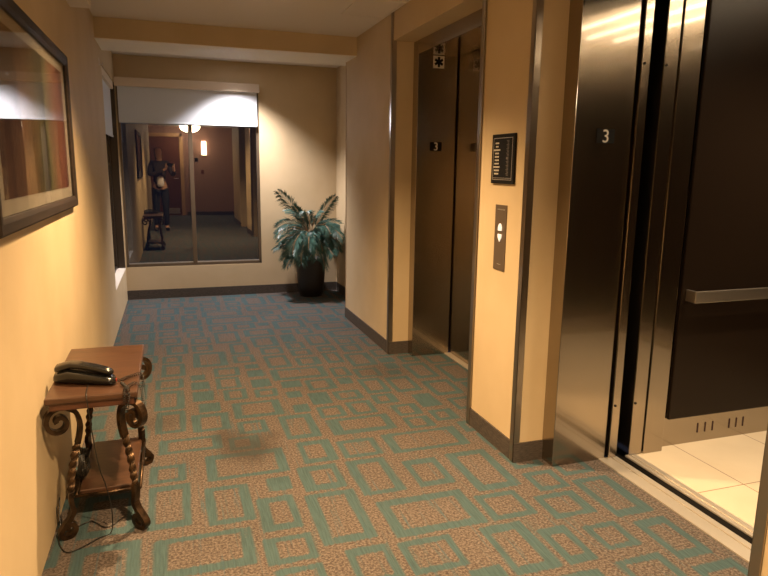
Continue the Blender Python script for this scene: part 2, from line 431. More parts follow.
e2 = entrance('door_2', J2a, J2b, Y4, Y5, 'near elevator entrance with its doors open', False)
# slid-back landing door: its leading edge shows behind the jamb
obj('door_panel', boxm(2.384, 2.428, 2.333, 3.0, .008, ZD+.06), STEEL, e2, bevel=.003)
def bumper(x, z, parent):
    obj('rubber_bumper', MB().prism([(x+.006*math.cos(a*math.pi/4), z+.006*math.sin(a*math.pi/4)) for a in range(8)], 1, 2.330, 2.334), BLACK, parent)
for z in (.27, 1.80): bumper(2.398, z, e2)
obj('door_panel', boxm(2.384, 2.428, .60, 1.255, .008, ZD+.06), STEEL, e2, bevel=.003)
struct('trim_8', boxm(2.374, 2.50, Y5-.6, Y4+.6, ZD+.065, ZD+.20).box(2.430, 2.436, 2.352, 3.02, 0, ZD+.1), BLACK, 'black door track housing above the open elevator', 'track')
struct('trim_9', boxm(2.41, 2.60, .28, 3.05, -.09, -.041).box(2.60, 2.75, 2.41, 3.05, -.09, -.041), BLACK, 'black sheet standing for shade in the gap between landing sill and elevator car', 'gap')  # black sheet added under the gap, its colour standing for shade
# black sheets added behind the doors and round the gap to block world light
struct('wall_right', boxm(2.47, 2.475, 3.02, 4.5, 0, ZC).box(2.29, 2.475, 4.5, 4.51, 0, ZC).box(2.30, 2.58, .28, .29, 0, ZC).box(2.30, 2.62, 3.02, 3.03, 0, ZC).box(2.60, 2.61, 2.41, 3.03, -.05, ZC), BLACK, 'added black sheets sealing the elevator shaft against world light', 'wall')

# ------------------------------------------------------------------ elevator car (open)
CZ = 2.32; CX1 = 4.05; CY0, CY1 = .30, 2.372
car = thing('elevator_car', (3.2, 1.6, 0), 'open elevator car with dark brown panels, steel handrail and cream tile floor', 'elevator')
def tile_mat():
    m = mat('cream_floor_tile', (.72,.60,.42), .28); q = N(m)
    bk = q.n('ShaderNodeTexBrick'); bk.offset = 0; bk.inputs['Scale'].default_value = 1
    bk.inputs['Brick Width'].default_value = .457; bk.inputs['Row Height'].default_value = .457; bk.inputs['Mortar Size'].default_value = .0025
    bk.inputs['Color1'].default_value = (.66,.57,.43,1); bk.inputs['Color2'].default_value = (.63,.545,.41,1); bk.inputs['Mortar'].default_value = (.22,.13,.08,1)
    c = q.n('ShaderNodeNewGeometry'); mp = q.n('ShaderNodeMapping'); mp.inputs['Location'].default_value = (-2.80+.457*10, -1.95+.457*10, 0)
    q.l(c.outputs['Position'], mp.inputs[0]); q.l(mp.outputs[0], bk.inputs[0])
    a = q.noise(q.coord(), 5, 3)
    q.l(q.mix(.4, bk.outputs[0], q.ramp(a, (.3,(.8,.78,.74)), (.7,(1,1,1))), 'MULTIPLY'), q.b.inputs['Base Color']); return m
obj('car_floor', boxm(2.545, CX1, CY0, CY1, -.04, .004), tile_mat(), car)
s = MB().box(2.487, 2.508, CY0+.1, CY1-.03, -.002, .006).box(2.516, 2.545, CY0+.1, CY1-.03, -.002, .006).box(2.508, 2.516, CY0+.1, CY1-.03, -.002, .001)
obj('gap_shade_block', boxm(2.490, 2.545, CY0+.1, CY1-.03, -.04, -.002), BLACK, car)  # black block added below the sill; its colour stands for gap shade
obj('car_sill', s, SILL, car, bevel=.001)
obj('car_door', boxm(2.500, 2.574, 2.333, 3.0, .008, 2.16), STEEL, car, bevel=.003)
for z in (.27, 1.80): bumper(2.512, z, car)
obj('front_return', boxm(2.582, 2.694, 2.330, 2.40, .004, CZ), STEEL, car, bevel=.003)
obj('front_return', boxm(2.582, 2.66, CY0, 1.16, .004, CZ), STEEL, car, bevel=.003)
obj('front_header', boxm(2.582, 2.64, 1.16, 2.33, 2.13, CZ), STEEL, car, bevel=.003)
obj('side_wall', boxm(2.60, CX1+.02, CY1, CY1+.03, .004, CZ), STEEL, car)
obj('side_wall', boxm(2.60, CX1+.02, CY0-.03, CY0, .004, CZ), STEEL, car)
obj('rear_wall', boxm(CX1, CX1+.03, CY0, CY1, .004, CZ), STEEL, car)
obj('wall_panel', boxm(2.738, 3.97, CY1-.020, CY1, .150, 2.20), PANEL, car, bevel=.006)
obj('wall_panel', boxm(2.738, 3.97, CY0, CY0+.020, .150, 2.03), PANEL, car, bevel=.006)
obj('wall_panel', boxm(CX1-.020, CX1, CY0+.08, CY1-.08, .150, 2.20), PANEL, car, bevel=.006)
SLOT = mat('dark_slot', (.03,.008,.006), .9)
for x in (2.945, 2.993, 3.041, 3.150, 3.196, 3.242):
    pts = []
    for k in range(12):
        a = 2*math.pi*k/12; pts.append((x+.0045*math.cos(a), .078+.0045*math.sin(a)+(.022 if math.sin(a) > 0 else -.022)))
    obj('vent_slot', MB().prism(pts, 1, CY1-.0015, CY1+.001), SLOT, car)
hr = obj('handrail', boxm(2.775, 3.95, 2.290, 2.302, .748, .803), STEELB, car, bevel=.002)
obj('rail_end', boxm(2.763, 2.778, 2.290, CY1-.02, .748, .803), STEELB, hr, bevel=.002)
obj('rail_bracket', boxm(3.4, 3.42, 2.30, CY1-.02, .765, .785), STEELB, hr)
obj('car_ceiling', boxm(2.60, CX1, CY0, CY1, CZ, CZ+.03), mat('car_ceiling_brown', (.22,.16,.10), .5), car)
CL = emit('car_light_strip', (1.0,.78,.52), 8)
for x in (2.95, 3.20, 3.44, 3.68):
    obj('light_strip', boxm(x, x+.014, CY0+.15, CY1-.15, CZ-.02, CZ-.004), CL, car)

for cx_, cy_ in ((2.95, 1.75), (3.55, 1.75), (3.25, 1.0)):  # added spots with made-up fixtures, to light the car floor and panels
    l = bpy.data.lights.new('car_fill', 'SPOT'); l.energy = 34; l.color = (1.0,.76,.50); l.spot_size = R(112); l.spot_blend = .7; l.shadow_soft_size = .04
    fx = obj('fill_housing', MB().lathe(cx_, cy_, [(.03,CZ-.012),(.045,CZ-.012),(.045,CZ-.001),(.03,CZ-.001)], 20, cap=False), STEELB, car)
    obj('fill_lens', MB().lathe(cx_, cy_, [(.029,CZ-.008),(.029,CZ-.004)], 20), emit('car_fill_lens', (1,.7,.4), 8), fx)
    o = bpy.data.objects.new('car_fill', l); COL.objects.link(o); o.parent = car; o.location = Vector((cx_, cy_, CZ-.016)) - Vector(car['o_'])

# ------------------------------------------------------------------ writing on things
def text_mb(txt, size, extrude=.0006):
    cu = bpy.data.curves.new('t', 'FONT'); cu.body = txt; cu.size = size; cu.extrude = extrude; cu.align_x = 'CENTER'; cu.align_y = 'CENTER'
    o = bpy.data.objects.new('t', cu); COL.objects.link(o)
    bpy.context.view_layer.update()
    dg = bpy.context.evaluated_depsgraph_get(); me = bpy.data.meshes.new_from_object(o.evaluated_get(dg))
    v = [tuple(p.co) for p in me.vertices]; f = [tuple(p.vertices) for p in me.polygons]
    bpy.data.objects.remove(o); bpy.data.meshes.remove(me); return v, f
def floor_sign(x, y, z, label, wd=.075, ht=.058):
    t = thing('floor_number_sign', (x, y, z-ht/2), label, 'sign', 'floor number plates on the elevator jambs')
    obj('sign_plate', boxm(x-wd/2, x+wd/2, y-.003, y-.0002, z-ht/2, z+ht/2), SIGNB, t)
    v, f = text_mb('3', .070)
    zs = [p[1] for p in v]; c = (max(zs)+min(zs))/2; xs = [p[0] for p in v]; cx = (max(xs)+min(xs))/2
    b = MB().add([(x+(p[0]-cx)*1.1, y-.0036-p[2], z+(p[1]-c)*1.1) for p in v], f)
    obj('numeral', b, SIGNW, t)
floor_sign(2.240, J2a, 1.496, 'small black 3 plate on the steel jamb of the near open elevator', .090, .060)
floor_sign(2.226, J1a, 1.501, 'small black 3 plate on the steel jamb of the far closed elevator', .085, .060)
t = thing('star_of_life_sign', (2.232, J1a, 2.018), 'white square sign with black six-bar star on the far elevator jamb', 'sign')
obj('sign_plate', boxm(2.192, 2.272, J1a-.003, J1a-.0002, 2.020, 2.100), SIGNW, t)
b = MB()
for k in range(3):
    a = math.pi/3*k + math.pi/2; d = Vector((math.cos(a), math.sin(a))); n = Vector((-d.y, d.x)); c = Vector((2.232, 2.060))
    L, h = .033, .0085
    b.prism([tuple(c+d*L+n*h), tuple(c-d*L+n*h), tuple(c-d*L-n*h), tuple(c+d*L-n*h)], 1, J1a-.0040-.0002*k, J1a-.0028)
obj('star_emblem', b, SIGNB, t)

# directory plaque
t = thing('directory_plaque', (W, 2.668, 1.285), 'black framed notice plaque with small pale lettering above the call buttons', 'sign')
PX = W-.012
obj('plaque_frame', boxm(PX, W-.0002, 2.562, 2.775, 1.285, 1.511), SIGNB, t, bevel=.003)
def bars_x(mb, x, y0_, y1_, z0_, z1_): mb.box(x-.0008, x, y0_, y1_, z0_, z1_)
b = MB(); a0, a1, c0, c1 = 2.579, 2.758, 1.302, 1.494; th = .0028
bars_x(b, PX, a0, a1, c0, c0+th); bars_x(b, PX, a0, a1, c1-th, c1); bars_x(b, PX, a0, a0+th, c0, c1); bars_x(b, PX, a1-th, a1, c0, c1)
bars_x(b, PX, a0+.004, a1-.004, c0+.008, c0+.010)
obj('border_line', b, SILV, t)
b = MB(); rnd = random.Random(4)
wd = [.035, .026, .062, .036, .040, .040, .042, .060, .048, .042]
for i, w_ in enumerate(wd):
    z = 1.470 - i*.0155; yc = 2.721; n = max(2, int(w_/.009))
    for k in range(n):
        y = yc + w_/2 - k*w_/n; bars_x(b, PX, y-w_/n*.72, y, z-.0035, z+.0035)
obj('lettering', b, mat('pale_lettering', (.60,.55,.46), .6), t)
b = MB()
for i in range(26):
    z = 1.480 - i*.0062; bars_x(b, PX, 2.611, 2.633-(i % 3)*.004, z-.0012, z+.0012)
bars_x(b, PX, 2.621, 2.633, 1.396, 1.404)
obj('fine_print', b, mat('dim_lettering', (.16,.14,.12), .6), t)

# call panel
t = thing('call_button_panel', (W, 2.675, .878), 'brushed steel elevator call panel with up and down buttons on the pier', 'call panel')
obj('face_plate', boxm(W-.004, W-.0002, 2.620, 2.728, .878, 1.187), mat('call_plate_steel', (.16,.12,.085), .45, .5), t, bevel=.001)
LIT = emit('lit_button_white', (1.0,.86,.70), .18)
PX = W-.004
def arrow(z, up):
    y = 2.671; s = .017; d = 1 if up else -1
    if up: pts = [(y+s, z-.016), (y+s, z), (y+s*.55, z+.014), (y, z+.019), (y-s*.55, z+.014), (y-s, z), (y-s, z-.016)]
    else: pts = [(y+s, z+.016), (y-s, z+.016), (y-s*.9, z), (y, z-.020), (y+s*.9, z)]
    r = obj('call_button', MB().prism(pts, 0, PX-.005, PX), LIT, t, bevel=.001)
arrow(1.082, True); arrow(1.034, False)
b = MB()
for k in range(8): bars_x(b, PX, 2.705-k*.009-.006, 2.705-k*.009, 1.163, 1.168)
obj('engraved_marks', b, SILV, t)
obj('keyhole_mark', boxm(PX-.0008, PX, 2.655, 2.690, .905, .908), SILV, t)

# ------------------------------------------------------------------ framed picture on the left wall
PY0, PY1, PZ0, PZ1 = 1.965, 3.515, 1.146, 1.856
pic = thing('framed_picture', (0, (PY0+PY1)/2, PZ0), 'long dark-framed abstract print behind glass on the left wall', 'picture')
fw = .050
def prof(): return [(0,0),(.022,0),(.026,.008),(.024,.034),(.018,fw),(0,fw)]   # (x out, inward)
b = MB()
rings = []
for (cy_, cz_, sy, sz) in ((PY0,PZ0,1,1),(PY1,PZ0,-1,1),(PY1,PZ1,-1,-1),(PY0,PZ1,1,-1)):
    rings.append([(.001+x, cy_+sy*i, cz_+sz*i) for x, i in prof()])
n = len(prof()); vv = [p for r_ in rings for p in r_]; ff = []
for i in range(4):
    for k in range(n):
        l = (k+1) % n; j = (i+1) % 4; ff.append((i*n+k, i*n+l, j*n+l, j*n+k))
b.add(vv, ff)
obj('picture_frame', b, FRAME, pic, bevel=.002)
ia, ib, ja, jb = PY0+fw, PY1-fw, PZ0+fw, PZ1-fw
obj('picture_mat', boxm(.002, .008, ia-.01, ib+.01, ja-.01, jb+.01), MATB, pic)
def print_mat():
    m = mat('abstract_brown_print', (.2,.1,.05), .7); q = N(m)
    ge = q.n('ShaderNodeNewGeometry'); sp = q.n('ShaderNodeSeparateXYZ'); q.l(ge.outputs['Position'], sp.inputs[0])
    mr = q.n('ShaderNodeMapRange'); mr.inputs['From Min'].default_value = 2.12; mr.inputs['From Max'].default_value = 3.38; q.l(sp.outputs['Y'], mr.inputs[0])
    u = q.math('ADD', mr.outputs[0], q.math('MULTIPLY', q.math('SUBTRACT', q.noise(q.coord((1,14,4)), 1, 4, .6), .5), .16))
    c = q.ramp(u, (0,(.16,.075,.035)), (.22,(.13,.06,.03)), (.27,(.30,.16,.08)), (.42,(.20,.13,.05)), (.52,(.10,.10,.04)), (.60,(.035,.03,.015)), (.64,(.17,.17,.08)), (.80,(.28,.12,.07)), (.98,(.22,.07,.05)))
    k = q.noise(q.coord((1,9,9)), 1, 5, .65)
    c = q.mix(.7, c, q.ramp(k, (.3,(.45,.4,.35)), (.7,(1.25,1.2,1.1))), 'MULTIPLY')
    q.l(c, q.b.inputs['Base Color']); return m
obj('art_print', boxm(.008, .0095, 2.12, 3.38, 1.243, 1.765), print_mat(), pic)
obj('picture_glass', boxm(.014, .016, ia-.008, ib+.008, ja-.008, jb+.008), PGLASS, pic)

# small hook
t = thing('wall_hook', (0, 5.40, 2.08), 'tiny metal hook high on the left wall near the window', 'hook')
obj('hook_plate', boxm(.0002, .004, 5.39, 5.41, 2.08, 2.13), STEELB, t, bevel=.001)
obj('hook_arm', MB().tube(catmull([(.003,5.40,2.09),(.02,5.40,2.082),(.026,5.40,2.10)]), .003, 6), STEELB, t)
# ceiling hatch
t = thing('ceiling_access_panel', (1.78, 4.22, ZC-.006), 'flush square access panel in the ceiling before the far elevator', 'access panel')
obj('hatch_frame', MB().box(1.62,1.93,4.0,4.015,ZC-.006,ZC).box(1.62,1.93,4.435,4.45,ZC-.006,ZC).box(1.62,1.635,4.015,4.435,ZC-.006,ZC).box(1.915,1.93,4.015,4.435,ZC-.006,ZC), CEIL, t)
obj('hatch_door', boxm(1.637, 1.913, 4.017, 4.433, ZC-.004, ZC), CEIL, t)

# ------------------------------------------------------------------ table
TX0, TX1, TY0, TY1, TZ = .022, .322, 2.315, 2.965, .556
tb = thing('side_table', (.17, 2.72, 0), 'small two-tier side table with red-brown wood top and scrolled bronze iron legs', 'table')
b = MB()
obj('tabletop', boxm(TX0, TX1, TY0, TY1, TZ-.022, TZ), WOOD, tb, bevel=.005, seg=3)
obj('apron', boxm(TX0+.012, TX1-.012, TY0+.010, TY1-.010, TZ-.048, TZ-.021), wood_mat('dark_apron_wood', (.05,.018,.010), (.09,.034,.018)), tb, bevel=.003)
obj('lower_shelf', boxm(.085, .292, 2.475, 2.93, .108, .130), WOOD, tb, bevel=.005, seg=3)
def leg(sx, sy):
    # centre of leg line, plane runs outward diagonally
    cx, cy_ = (.078 if sx < 0 else .286), (2.380 if sy < 0 else 2.90)
    d = Vector((sx*.75, sy*.66, 0)).normalized() if sx > 0 else Vector((sx*.95, sy*.31, 0)).normalized()
    side = Vector((-d.y, d.x, 0))
    def pt(o_, z): return Vector((cx, cy_, 0)) + d*o_ + Vector((0,0,z))
    oc, zc, r0, m = .026, .450, .050, 40
    sp = []
    for i in range(m+1):        # scroll opening over its top towards the table
        q_ = i/m; ang = R(-360) + q_*R(470); r_ = .008 + (r0-.008)*q_
        sp.append((oc + r_*math.cos(ang), zc + 1.1*r_*math.sin(ang)))
    line = sp[:-1] + [(.000, .500), (-.030, .478), (-.042, .43), (-.035, .38), (-.020, .33), (-.006, .27), (.002, .21), (.008, .16), (.006, .125), (.002, .105), (.012, .08), (.035, .052), (.050, .028), (.040, .010), (.016, .010), (.000, .030), (.006, .052), (.022, .052), (.028, .036)]
    pl = [pt(o_, z) for o_, z in line[:m]] + catmull([pt(o_, z) for o_, z in line[m:]], 6)
    # local smooth twist in the straight part
    N_ = len(pl); zi = [i for i, p in enumerate(pl) if i > m and .17 < p.z < .36]
    a_, b_ = zi[0]/(N_-1), zi[-1]/(N_-1)
    def tw(t):
        if t < a_: return 0
        if t > b_: return 3*math.pi
        return (t-a_)/(b_-a_)*3*math.pi
    hw, ht = .014, .008
    pr = [(hw,ht),(-hw,ht),(-hw,-ht),(hw,-ht)]
    def pf(t):
        k = 1.0
        if a_ < t < b_: return [(.0105,.0088),(-.0105,.0088),(-.0105,-.0088),(.0105,-.0088)]
        return pr
    # resample the twist section finely
    dense = []
    for i in range(N_-1):
        n_ = 4 if (i+1) in zi else 1
        for k in range(n_): dense.append(pl[i].lerp(pl[i+1], k/n_))
    dense.append(pl[-1]); N2 = len(dense)
    zi2 = [i for i, p in enumerate(dense) if i > m and .17 < p.z < .36]; a_, b_ = zi2[0]/(N2-1), zi2[-1]/(N2-1)
    xm = min(p.x for p in dense)
    if xm < .010: dense = [p + Vector((.010-xm, 0, 0)) for p in dense]
    return MB().sweep(dense, pf, side, tw)
for sx in (-1, 1):
    for sy in (-1, 1):
        obj('leg', leg(sx, sy), IRON, tb, bevel=.0015, seg=2, smooth=False)
# stretcher rods holding the shelf
b = MB()
for x in (.075, .302):
    b.tube([(x, 2.47, .112), (x, 2.94, .112)], .006, 8)
for y in (2.468, 2.938): b.tube([(.07, y, .112), (.305, y, .112)], .006, 8)
obj('shelf_frame', b, IRON, tb, smooth=True)

# ------------------------------------------------------------------ telephone
ph = thing('telephone', (.155, 2.47, TZ), 'black corded desk telephone on the wooden side table', 'telephone')
def slab(prof_t, prof_b, yc, hw, n=10):
    # body built from stations along x with rounded cross-section; prof: list of (x, ztop, zbot, halfwidth, ycentre)
    b = MB(); rings = []
    for (x, zt, zb, h, yc_) in prof_t:
        ring = []
        for k in range(16):
            a = 2*math.pi*k/16; ca, sa = math.cos(a), math.sin(a)
            ex = .55
            ring.append((x, yc_ + h*math.copysign(abs(ca)**ex, ca), (zt+zb)/2 + (zt-zb)/2*math.copysign(abs(sa)**ex, sa)))
        rings.append(ring)
    n = 16; vv = [p for r_ in rings for p in r_]; ff = []
    for i in range(len(rings)-1):
        for k in range(n): l = (k+1) % n; ff.append((i*n+k, i*n+l, (i+1)*n+l, (i+1)*n+k))
    ff.append(tuple(range(n))); ff.append(tuple((len(rings)-1)*n+k for k in range(n)))
    return b.add(vv, ff)
z = TZ
def sk(x): return 2.525 - (x-.04)*.42     # the phone lies slightly skewed
base = [(.036,z+0.0194,z+0.0020,.024,0),(.042,z+0.0324,z+0.0010,.038,0),(.062,z+0.0400,z+0.0005,.044,0),(.09,z+0.0497,z+0.0005,.046,0),(.13,z+0.0454,z+0.0005,.046,0),(.18,z+0.0389,z+0.0005,.044,0),(.225,z+0.0324,z+0.0005,.041,0),(.248,z+0.0270,z+0.0010,.034,0),(.256,z+0.0173,z+0.0040,.018,0)]
base = [(x-.012, a, b_, h, sk(x)) for x, a, b_, h, _ in base]
o = obj('phone_base', slab(base, None, 0, 0), BLACKP, ph, smooth=True)
hand = [(.040,z+0.0497,z+0.0367,.014,0),(.046,z+0.0583,z+0.0357,.026,0),(.066,z+0.0659,z+0.0432,.030,0),(.098,z+0.0756,z+0.0540,.029,0),(.14,z+0.0734,z+0.0508,.028,0),(.19,z+0.0648,z+0.0432,.028,0),(.225,z+0.0573,z+0.0357,.028,0),(.243,z+0.0518,z+0.0335,.018,0),(.249,z+0.0464,z+0.0389,.010,0)]
hand = [(x-.012, a, b_, h, sk(x)+.004) for x, a, b_, h, _ in hand]
obj('handset', slab(hand, None, 0, 0), BLACKP, ph, smooth=True)
obj('handset_button', MB().lathe(.218, sk(.23)-.008, [(.006, z+.045),(.006,z+.0575),(.004,z+.0585)], 16), STEELB, ph, smooth=True)
obj('light_button', boxm(.236, .247, sk(.25)-.010, sk(.25)+.002, z+.010, z+.018), mat('red_button', (.30,.02,.01), .3), ph)
def coil(path, r=.0055, wire=.0014, pitch=.0085):
    P = path; L = [0]
    for a, b_ in zip(P, P[1:]): L.append(L[-1] + (b_-a).length)
    T = L[-1]; n = int(T/pitch*10); out = []; j = 0; up = Vector((.3,.5,.8)).normalized()
    for i in range(n+1):
        s_ = T*i/n
        while j < len(L)-2 and L[j+1] < s_: j += 1
        f = (s_-L[j])/max(1e-6, L[j+1]-L[j]); p = P[j].lerp(P[j+1], f); t = (P[j+1]-P[j]).normalized()
        a = (up - t*up.dot(t)).normalized(); up = a; b2 = t.cross(a); an = 2*math.pi*i/10
        out.append(p + a*r*math.cos(an) + b2*r*math.sin(an))
    return MB().tube(out, wire, 5)
c1 = catmull([(.246,2.44,z+.010),(.262,2.43,z+.012),(.280,2.46,z+.010),(.300,2.48,z+.009),(.326,2.50,z+.007),(.334,2.50,z-.03),(.335,2.47,z-.09),(.334,2.44,z-.13),(.335,2.41,z-.09),(.332,2.385,z-.01),(.312,2.385,z+.010),(.288,2.35,z+.009),(.280,2.312,z+.004),(.279,2.304,z-.03),(.282,2.304,z-.07),(.290,2.304,z-.03),(.292,2.316,z+.009),(.266,2.40,z+.010)], 8)
obj('coiled_cord', coil(c1), BLACKC, ph, smooth=True)
c2 = catmull([(.150,2.46,z+.004),(.152,2.36,z+.004),(.156,2.318,z+.002),(.160,2.306,z-.03),(.168,2.306,z-.14),(.180,2.308,z-.26),(.196,2.34,z-.36),(.205,2.37,.09),(.20,2.36,.006),(.16,2.33,.005),(.10,2.28,.005),(.06,2.27,.005),(.03,2.33,.005),(.012,2.42,.02),(.012,2.43,.10)], 10)
obj('phone_line', MB().tube(c2, .0022, 6), BLACKC, ph, smooth=True)
# coil of spare cable on the lower shelf
b = MB()
for k in range(5):
    path = [(.080+.006*k+.004*math.sin(3*a+k), 2.58+(.045+.003*k)*math.cos(a), .195+(.062-.003*k)*math.sin(a)) for a in [2*math.pi*i/40 for i in range(41)]]
    b.tube([Vector(p) for p in path], .0032, 6)
tag(obj('cable_coil', b, BLACKC, smooth=True), 'loop of spare black cable standing on the lower shelf of the table', 'cable')
b = MB().tube(catmull([(.02,2.46,.12),(.022,2.42,.07),(.03,2.39,.03),(.06,2.42,.006),(.12,2.46,.005),(.18,2.40,.005),(.24,2.46,.005)], 10), .0022, 6)
tag(obj('loose_wire', b, BLACKC, smooth=True), 'thin black wire trailing down the wall behind the table leg', 'wire')

# ------------------------------------------------------------------ palm
PXc, PYc = 1.845, 6.595
palm = thing('potted_palm', (PXc, PYc, 0), 'artificial palm with blue-green fronds in a round black pot in the corner', 'plant')
obj('pot', MB().lathe(PXc, PYc, [(.118,0),(.124,.004),(.140,.12),(.152,.28),(.158,.385),(.158,.400),(.146,.400),(.142,.37)], 48), POTM, palm, smooth=True)
obj('soil', MB().lathe(PXc, PYc, [(.1405,.340),(.1405,.372)], 32), SOIL, palm)
def leaf_mat():
    m = mat('blue_green_frond', (.04,.12,.09), .42); q = N(m)
    q.l(q.ramp(q.noise(q.coord(), 6, 2), (.3,(.012,.045,.036)), (.7,(.060,.140,.110))), q.b.inputs['Base Color']); return m
LEAF = leaf_mat(); STEM = mat('tan_palm_stem', (.34,.20,.09), .5)
rnd = random.Random(21)
def frond(az, el, L, droop, base_h=.36, lf=.135, wide=1.0, roll=0.0):
    d = Vector((math.cos(az), math.sin(az), 0)); up = Vector((0,0,1))
    P = []; p = Vector((PXc, PYc, base_h)) + d*.02; e = el; n = 26
    for i in range(n+1):
        P.append(p.copy()); t = d*math.cos(e) + up*math.sin(e); p = p + t*L/n; e -= droop/n*(0.4+1.2*i/n)
    def cl(v):
        return Vector((min(v.x, 2.165), min(v.y, 6.79), max(v.z, .08)))
    P = [cl(v) for v in P]
    g = MB(); g.cur = 0
    g.tube(P, lambda t: .0045*(1-.75*t)+.0008, 5)
    g.cur = 1
    for i in range(6, n+1):
        t = i/n; T = (P[min(i+1,n)] - P[i-1]).normalized()
        S = T.cross(up); S = S.normalized() if S.length > .05 else Vector((-d.y, d.x, 0)); S = Matrix.Rotation(roll, 3, T) @ S; Nn = S.cross(T)
        ll = lf*(math.sin(math.pi*min(1, (t-.10)*1.02))**.6 if t < .98 else .45)*rnd.uniform(.88,1.08)*wide
        for s_ in (-1, 1):
            for h in (0, .5):
                b0 = P[i].lerp(P[i-1], h)
                dr = (T*rnd.uniform(.75,1.0) + S*s_*rnd.uniform(.75,.95) + Nn*rnd.uniform(-.05,.25)).normalized()
                tip = b0 + dr*ll + Vector((0,0,-ll*rnd.uniform(.10,.40))); mid = b0 + dr*ll*.5 + Vector((0,0,.004))
                wv = dr.cross(Nn).normalized()*.0050; fold = Nn*.002
                pts = [b0, mid+wv-fold, tip, mid-wv-fold, mid+fold]
                pts = [cl(v) for v in pts]
                g.add(pts, [(0,1,4),(1,2,4),(2,3,4),(3,0,4)])
    o = obj('frond', g, [STEM, LEAF], palm, fix=False)
frond(R(184), R(64), .56, R(24), .64, .125, 1.0, R(62)); frond(R(318), R(66), .50, R(26), .64, .115, 1.0, R(-62)); frond(R(200), R(78), .40, R(40), .60, .11, 1.0, R(40))
F_ = [
      (185,18,.40,60,.64,.09),(200,28,.50,110,.64,.12),(215,38,.52,130,.64,.13),(232,22,.50,110,.64,.12),(250,38,.46,120,.64,.13),(270,42,.44,130,.64,.12),
      (290,32,.44,120,.64,.12),(310,38,.44,120,.64,.12),(330,40,.38,120,.64,.12),(350,46,.34,110,.64,.11),(20,52,.32,90,.62,.10),(168,40,.40,100,.62,.11),(150,52,.30,90,.62,.10),
      (240,62,.36,95,.64,.12),(280,66,.32,85,.64,.11),(205,60,.38,80,.64,.11),(320,62,.34,85,.64,.11),
      (225,-5,.44,60,.56,.12),(258,-8,.42,60,.56,.12),(292,0,.40,60,.56,.12),(328,5,.34,60,.56,.12),(198,-12,.40,50,.56,.11),(345,0,.30,60,.56,.11),(180,0,.34,60,.56,.11),
      (212,5,.46,80,.60,.13),(244,8,.46,90,.60,.13),(275,10,.44,90,.60,.13),(305,12,.42,90,.60,.13)]
for az, el, L, dr, h_, lf_ in F_: frond(R(az+rnd.uniform(-9,9)), R(el+rnd.uniform(-12,14)), L*rnd.uniform(.82,1.1), R(dr*rnd.uniform(.7,1.1)), h_+rnd.uniform(-.04,.05), lf_*1.05, 1.0, R(rnd.uniform(-45,45)))
for az, el, L, dr, h_, lf_ in F_[2:17]: frond(R(az+9), R(el-14), L*.86, R(dr*.9), h_-.05, lf_)
for az, r0_ in ((200, .05), (250, .04), (310, .05), (100, .03)):
    d = Vector((math.cos(R(az)), math.sin(R(az)), 0)); c = Vector((PXc, PYc, .36))
    obj('cane', MB().tube([c+d*.02, c+d*r0_+Vector((0,0,.16)), c+d*(r0_*.8)+Vector((0,0,.30))], .008, 8), STEM, palm, smooth=True)

# ------------------------------------------------------------------ lamps
def downlight(x, y, zc, W_, cone, blend, col, label):
    t = thing('recessed_downlight', (x, y, zc-.01), label, 'ceiling light')
    obj('trim_ring', MB().lathe(x, y, [(.050,zc-.001),(.075,zc-.001),(.078,zc-.006),(.060,zc-.008),(.050,zc-.004)], 32, cap=False), BLIND, t, smooth=True)
    obj('lens', MB().lathe(x, y, [(.052,zc-.0035),(.052,zc-.002)], 24), emit('downlight_lens', col, 8), t)
    l = bpy.data.lights.new('lamp', 'SPOT'); l.energy = W_; l.color = col; l.spot_size = R(cone); l.spot_blend = blend; l.shadow_soft_size = .045
    o = bpy.data.objects.new('lamp', l); COL.objects.link(o); o.parent = t; o.location = (0, 0, -.012)
for i, a in enumerate(DOWN):
    downlight(*a, ['recessed ceiling light above the side table', 'recessed ceiling light above the open elevator', 'recessed ceiling light behind the viewer', 'recessed ceiling light over the end window and palm'][i])
t = thing('dome_ceiling_light', (1.0, -4.0, 2.195), 'glowing dome light on the hallway ceiling, reflected in the window', 'ceiling light')
obj('lamp_shade', MB().lathe(1.0, -4.0, [(.02,2.195),(.12,2.205),(.20,2.240),(.25,2.30),(.26,2.36)], 32), emit('dome_glow', (1,.78,.50), 22), t, smooth=True)
obj('mounting_ring', MB().lathe(1.0, -4.0, [(.265,2.355),(.27,ZC-.0005)], 32), BRONZL, t)
t = thing('wall_sconce', (1.366, YE, 1.62), 'tall glowing wall sconce beside the door, reflected in the window', 'wall light')
b = MB(); n = 10; pts = [(1.366+.065*math.cos(math.pi*k/n+math.pi*0), YE+.001+.075*math.sin(math.pi*k/n)) for k in range(n+1)]
obj('lamp_shade', MB().prism(pts, 2, 1.63, 2.0), emit('sconce_glow', (1,.66,.34), 14), t)
obj('wall_bracket', boxm(1.30, 1.432, YE, YE+.02, 1.60, 1.635), BRONZL, t)

# door behind the viewer
d3 = thing('door_3', (.27, YE, 0), 'dark red-brown door in the end wall behind the viewer', 'door', kind='structure')
obj('door_leaf', boxm(-.19, .73, YE, YE+.03, .004, 2.10), DOORW, d3, bevel=.003)
obj('door_frame', MB().box(-.28,-.19,YE,YE+.05,0,2.19).box(.73,.82,YE,YE+.05,0,2.19).box(-.28,.82,YE,YE+.05,2.10,2.19), mat('orange_brown_frame', (.50,.30,.14), .5), d3, bevel=.003)
obj('kick_plate', boxm(.30, .68, YE+.03, YE+.033, .05, .20), STEELB, d3)
obj('door_handle', MB().tube([(.66,YE+.03,1.0),(.66,YE+.07,1.0),(.56,YE+.07,1.0)], .009, 8), STEELB, d3)
for zz in (1.50,):
    tag(obj('room_sign', boxm(1.11, 1.20, YE+.0005, YE+.008, zz-.05, zz+.05), SIGNB), 'small dark sign between the door and the sconce, seen in the window', 'sign')
